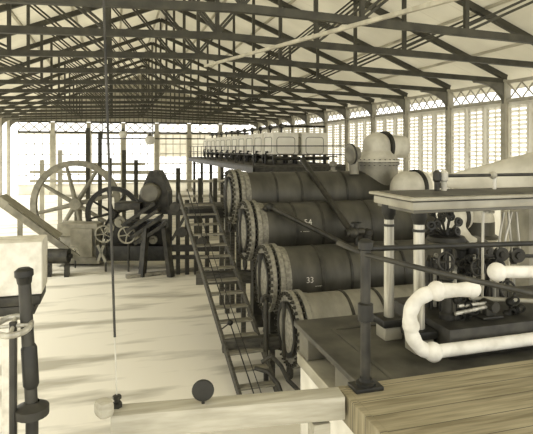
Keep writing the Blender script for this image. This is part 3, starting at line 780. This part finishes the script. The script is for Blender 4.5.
# ------------------------------------------------------------------ mill machinery at the back left
def spoked(name, label, px, py, d, r, rim, ns, m, ax=None, w=.22, group=None):
    c = P(px, py, d); ax = Vector((.2, 1, 0)) if ax is None else Vector(ax)
    ax.normalize()
    u = ax.cross(Vector((0, 0, 1))).normalized(); v = Vector((0, 0, 1))
    t = thing(name, label, 'wheel', (c.x, c.y, 0), group)
    MB().ring(c, ax, r - rim, r, w, 48).build('rim', m, t)
    MB().lathe([(0, -w * .8), (r * .13, -w * .8), (r * .16, 0), (r * .13, w * .8), (0, w * .8)], c, ax, 20).build('hub', m, t)
    for k in range(ns):
        a = 2 * PI * (k + .3) / ns
        dr = u * math.cos(a) + v * math.sin(a)
        MB().tube([c + dr * r * .12, c + dr * (r - rim + .02)], [r * .055, r * .035], 8).build('spoke', m, t)
    if c.z > r * .3:
        MB().bar((c.x + ax.x * w * 1.6, c.y + ax.y * w * 1.6, 0), (c.x + ax.x * w * 1.6, c.y + ax.y * w * 1.6, c.z), .3, .3).tube([c, c + ax * w * 2.2], r * .07, 12).build('bearing_pedestal', m, t)
    return t
spoked('flywheel', 'biggest spoked flywheel, haze-toned, at the far left', 76, 204, 22.6, 1.9, .24, 8, 'haziron')
spoked('flywheel', 'smaller dark spoked wheel in front and right of the big flywheel', 113, 213, 21.1, 1.08, .17, 8, 'black')
def hw(px, py, d, r, label, m='stone'):
    c = P(px, py, d); t = thing('handwheel', label, 'handwheel', (c.x, c.y, 0))
    ax = Vector((.2, 1, .1)).normalized(); u = ax.orthogonal().normalized(); v = ax.cross(u)
    MB().tube(arc(c, u, v, r, 0, 2 * PI, 24), r * .11, 8, cap=False).build('rim', m, t)
    for k in range(5):
        q = u * math.cos(k * 2 * PI / 5) + v * math.sin(k * 2 * PI / 5)
        MB().tube([c, c + q * r], r * .08, 6).build('spoke', m, t)
    MB().tube([c, c + ax * .3, (c.x + ax.x * .3, c.y + ax.y * .3, 0)], r * .14, 8).build('stand', 'iron', t)
hw(127, 235, 18.9, .3, 'bright spoked handwheel in front of the cane mill', 'entab')
hw(104, 234, 18.9, .3, 'dull round handwheel left of the bright one', 'haziron')
hw(73, 252, 19.5, .2, 'small pale handwheel low by the roller', 'dome')
def bxp(mb, px0, py0, px1, py1, d, dep, bev=.02):
    """block whose near face spans the given photo rectangle at depth d"""
    a = P(px0, py1, d); b = P(px1, py0, d)
    ang = math.atan2(b.y - a.y, b.x - a.x); R = Matrix.Rotation(ang, 3, 'Z')
    w = math.hypot(b.x - a.x, b.y - a.y); hgt = b.z - a.z
    c = (a + b) / 2 + R @ Vector((0, dep / 2, 0))
    return mb.box((-w / 2, -dep / 2, -hgt / 2), (w / 2, dep / 2, hgt / 2), bev, R, c)
# engine bed under the big flywheel
c = P(78, 262, 20.5)
t = thing('engine_bed', 'long haze-toned engine bed and casing below the big flywheel', 'engine', (c.x, c.y, 0))
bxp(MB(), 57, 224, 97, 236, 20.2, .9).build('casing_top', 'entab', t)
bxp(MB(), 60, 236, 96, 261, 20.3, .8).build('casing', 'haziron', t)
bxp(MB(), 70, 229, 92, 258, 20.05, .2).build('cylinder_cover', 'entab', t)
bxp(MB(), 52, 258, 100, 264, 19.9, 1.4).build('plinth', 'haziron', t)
# sloping carrier trough at the far left
def slope(mb, pa, pb, w, h): return mb.bar(P(*pa), P(*pb), w, h)
c = P(40, 262, 19.5)
t = thing('cane_carrier', 'pale carrier trough sloping down from the left edge', 'conveyor', (c.x, c.y, 0))
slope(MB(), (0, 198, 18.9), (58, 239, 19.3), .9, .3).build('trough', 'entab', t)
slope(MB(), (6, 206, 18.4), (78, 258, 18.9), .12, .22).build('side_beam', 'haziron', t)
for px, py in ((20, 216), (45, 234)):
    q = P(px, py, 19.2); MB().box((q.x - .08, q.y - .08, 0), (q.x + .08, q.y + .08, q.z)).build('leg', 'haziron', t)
c = P(60, 258, 19.0)
t = thing('roller', 'dark iron roller lying on the floor below the carrier', 'roller', (c.x, c.y, 0))
MB().tube([P(47, 256, 18.6), P(69, 256, 18.6)], .26, 20).build('drum', 'iron', t)
MB().tube([P(44, 256, 18.6), P(72, 256, 18.6)], .08, 10).build('axle', 'black', t)
for px in (49, 67):
    q = P(px, 256, 18.6); MB().box((q.x - .08, q.y - .25, 0), (q.x + .08, q.y + .25, .4)).build('cradle', 'iron', t)
# the cane mill
c = P(150, 258, 19.0)
m_ = thing('cane_mill', 'dark cane mill with round hopper drum and sloping chute, left of the stair', 'mill', (c.x, c.y, 0))
a = [P(134, 214, 19.4), P(140, 193, 19.4), P(147, 176, 19.4), P(150, 171, 19.4), P(158, 171, 19.4), P(163, 180, 19.4), P(168, 193, 19.4), P(168, 214, 19.4)]
vd = Vector((S_, C_, 0))
MB().prism(a, vd * .9).build('housing', 'iron', m_)
MB().lathe([(0, -.12), (.3, -.1), (.36, -.04), (.38, .1), (.38, .3)], P(150, 193, 19.2), -vd * -1, 28).build('hopper_drum', 'cornice', m_)
for k in range(4):
    slope(MB(), (124 + k * 4, 224 + k * 6, 18.9), (156 + k * 3, 202 + k * 7, 19.0), .9, .12).build('chute_board', 'iron', m_)
bxp(MB(), 114, 203, 140, 210, 18.9, .8).build('feed_table', 'iron', m_)
bxp(MB(), 96, 246, 166, 261, 19.2, 1.2).build('bed', 'black', m_)
bxp(MB(), 108, 222, 166, 246, 19.6, .9).build('frame', 'black', m_)
for (pa, pb) in (((146, 228, 18.6), (142, 263, 18.4)), ((165, 228, 18.6), (171, 262, 18.4))):
    MB().bar(P(*pa), (P(*pb).x, P(*pb).y, 0), .2, .2).build('trestle_leg', 'iron', m_)
for (px, py, r) in ((120, 222, .2), (110, 228, .16), (140, 238, .18), (153, 240, .15)):
    q = P(px, py, 18.95); MB().lathe([(0, -.08), (r * .4, -.08), (r * .5, -.03), (r, -.03), (r, .1), (0, .1)], q, vd, 18).build('gear', 'haziron', m_)
for px in (98, 104): MB().bar(P(px, 245, 19.0), P(px + 8 if px == 98 else px - 6, 262, 19.0), .1, .1).build('cross_brace', 'haziron', m_)
# uprights and rails of the staging between mill and stair
t = thing('mill_staging', 'dark staging of posts and rails between cane mill and stair', 'staging', (P(182, 262, 19).x, P(182, 262, 19).y, 0))
for px, top in ((170, 190), (178, 198), (187, 200), (196, 214), (207, 214), (231, 214)):
    q = P(px, top, 18.8); MB().box((q.x - .07, q.y - .07, 0), (q.x + .07, q.y + .07, q.z)).build('post', 'iron', t)
for (y_, th) in ((212, .22), (248, .22), (257, .12)):
    MB().bar(P(168, y_, 18.7), P(232, y_, 18.9), .2, th).build('rail', 'black' if y_ > 240 else 'iron', t)
for (pa, pb) in (((172, 240), (186, 214)), ((220, 246), (229, 230))):
    MB().bar(P(*pa, 18.75), P(*pb, 18.75), .1, .1).build('brace', 'iron', t)
for (px, py) in ((175, 207), (182, 232), (202, 242)):
    MB().lathe([(0, -.1), (.18, -.1), (.18, .1), (0, .1)], P(px, py, 18.6), vd, 14).build('gear', 'iron', t)
a, b = P(126, 268, 18.2), P(200, 260, 19.4); a.z = b.z = .06
solo('loose_plank', MB().bar(a, b, .22, .12, bev=.01), 'tread', 'long pale plank lying on the floor in front of the cane mill', 'plank', None, (a.x, a.y, 0))
# pipework and posts behind the mill, seen against the windows
t = thing('pipe_rack', 'thin dark posts and rails standing behind the flywheels against the light', 'pipework', (P(90, 200, 27).x, P(90, 200, 27).y, 0))
for px, top in ((42, 160), (60, 150), (88, 128), (100, 132), (110, 158), (124, 150), (136, 160), (178, 168), (200, 178), (215, 178)):
    q = P(px, top, 27); MB().box((q.x - .1, q.y - .1, 0), (q.x + .1, q.y + .1, q.z)).build('post', 'column' if px < 70 else 'truss', t)
for (y_, pa, pb) in ((172, 30, 160), (181, 30, 235), (164, 60, 145), (196, 60, 235)):
    MB().tube([P(pa, y_, 27), P(pb, y_, 27)], .07, 8).build('rail', 'column', t)
# globe lamps on a cross pipe
ta = P(96, 138, 24); tb = P(205, 138, 26.5); tb.z = ta.z
ta = Vector((ta.x, 26.28, ta.z)); tb = Vector((tb.x, 26.28, ta.z))
lp = thing('lamp_pipe', 'thin level pipe hung across the hall carrying the two globe lamps', 'pipe', (ta.x, ta.y, ta.z))
MB().tube([ta, tb], .03, 8).build('pipe_run', 'truss', lp)
for f_ in (.05, .5, .95):
    q = ta.lerp(tb, f_); MB().tube([q, (q.x, q.y, chordz(q.x) - .05)], .02, 8).build('hanger', 'truss', lp)
for px, py, lb in ((123, 134.5, 'small white globe lamp, left of the pair on the level pipe'), (150, 140, 'white globe lamp, right and lower of the pair')):
    q = PY(px, py, 26.28); r = .2 if px < 130 else .25
    t = thing('globe_lamp', lb, 'lamp', (q.x, q.y, q.z), 'globe lamps')
    MB().ball(q, r, 20, 14, (1, 1, .95)).build('globe', 'globe', t)
    MB().lathe([(r * .5, r * .8), (r * .35, r * 1.1), (.03, r * 1.2), (.03, ta.z - q.z if ta.z - q.z > r * 1.3 else r * 1.6)], q, (0, 0, 1), 14).build('holder', 'truss', t)

# ------------------------------------------------------------------ light
wd = bpy.data.worlds.new('World'); SC.world = wd; wd.use_nodes = True
bg = wd.node_tree.nodes['Background']; bg.inputs['Color'].default_value = (1.0, .98, .93, 1); bg.inputs['Strength'].default_value = 2.2
sd = bpy.data.lights.new('sun', 'SUN'); sd.energy = 7.2; sd.angle = math.radians(30); sd.color = (1, .975, .88)
so = bpy.data.objects.new('sun', sd); COL.objects.link(so); so.rotation_euler = Euler((math.radians(6), math.radians(-50), 0))
# ------------------------------------------------------------------ camera
cd = bpy.data.cameras.new('camera'); co = bpy.data.objects.new('camera', cd); COL.objects.link(co)
co.location = (0, 0, EYE); co.rotation_euler = (PI / 2, 0, -math.atan2(S_, C_))
cd.sensor_width = 36; cd.lens = 36 * F / 533; cd.shift_y = -(217 - HZ) / 533; cd.clip_start = .05; cd.clip_end = 300
SC.camera = co
SC.view_settings.view_transform = 'Standard'; SC.view_settings.look = 'None'; SC.view_settings.exposure = 0.1; SC.view_settings.gamma = 1
SC.view_settings.use_curve_mapping = False
SC.cycles.max_bounces = 8
SC.cycles.diffuse_bounces = 5
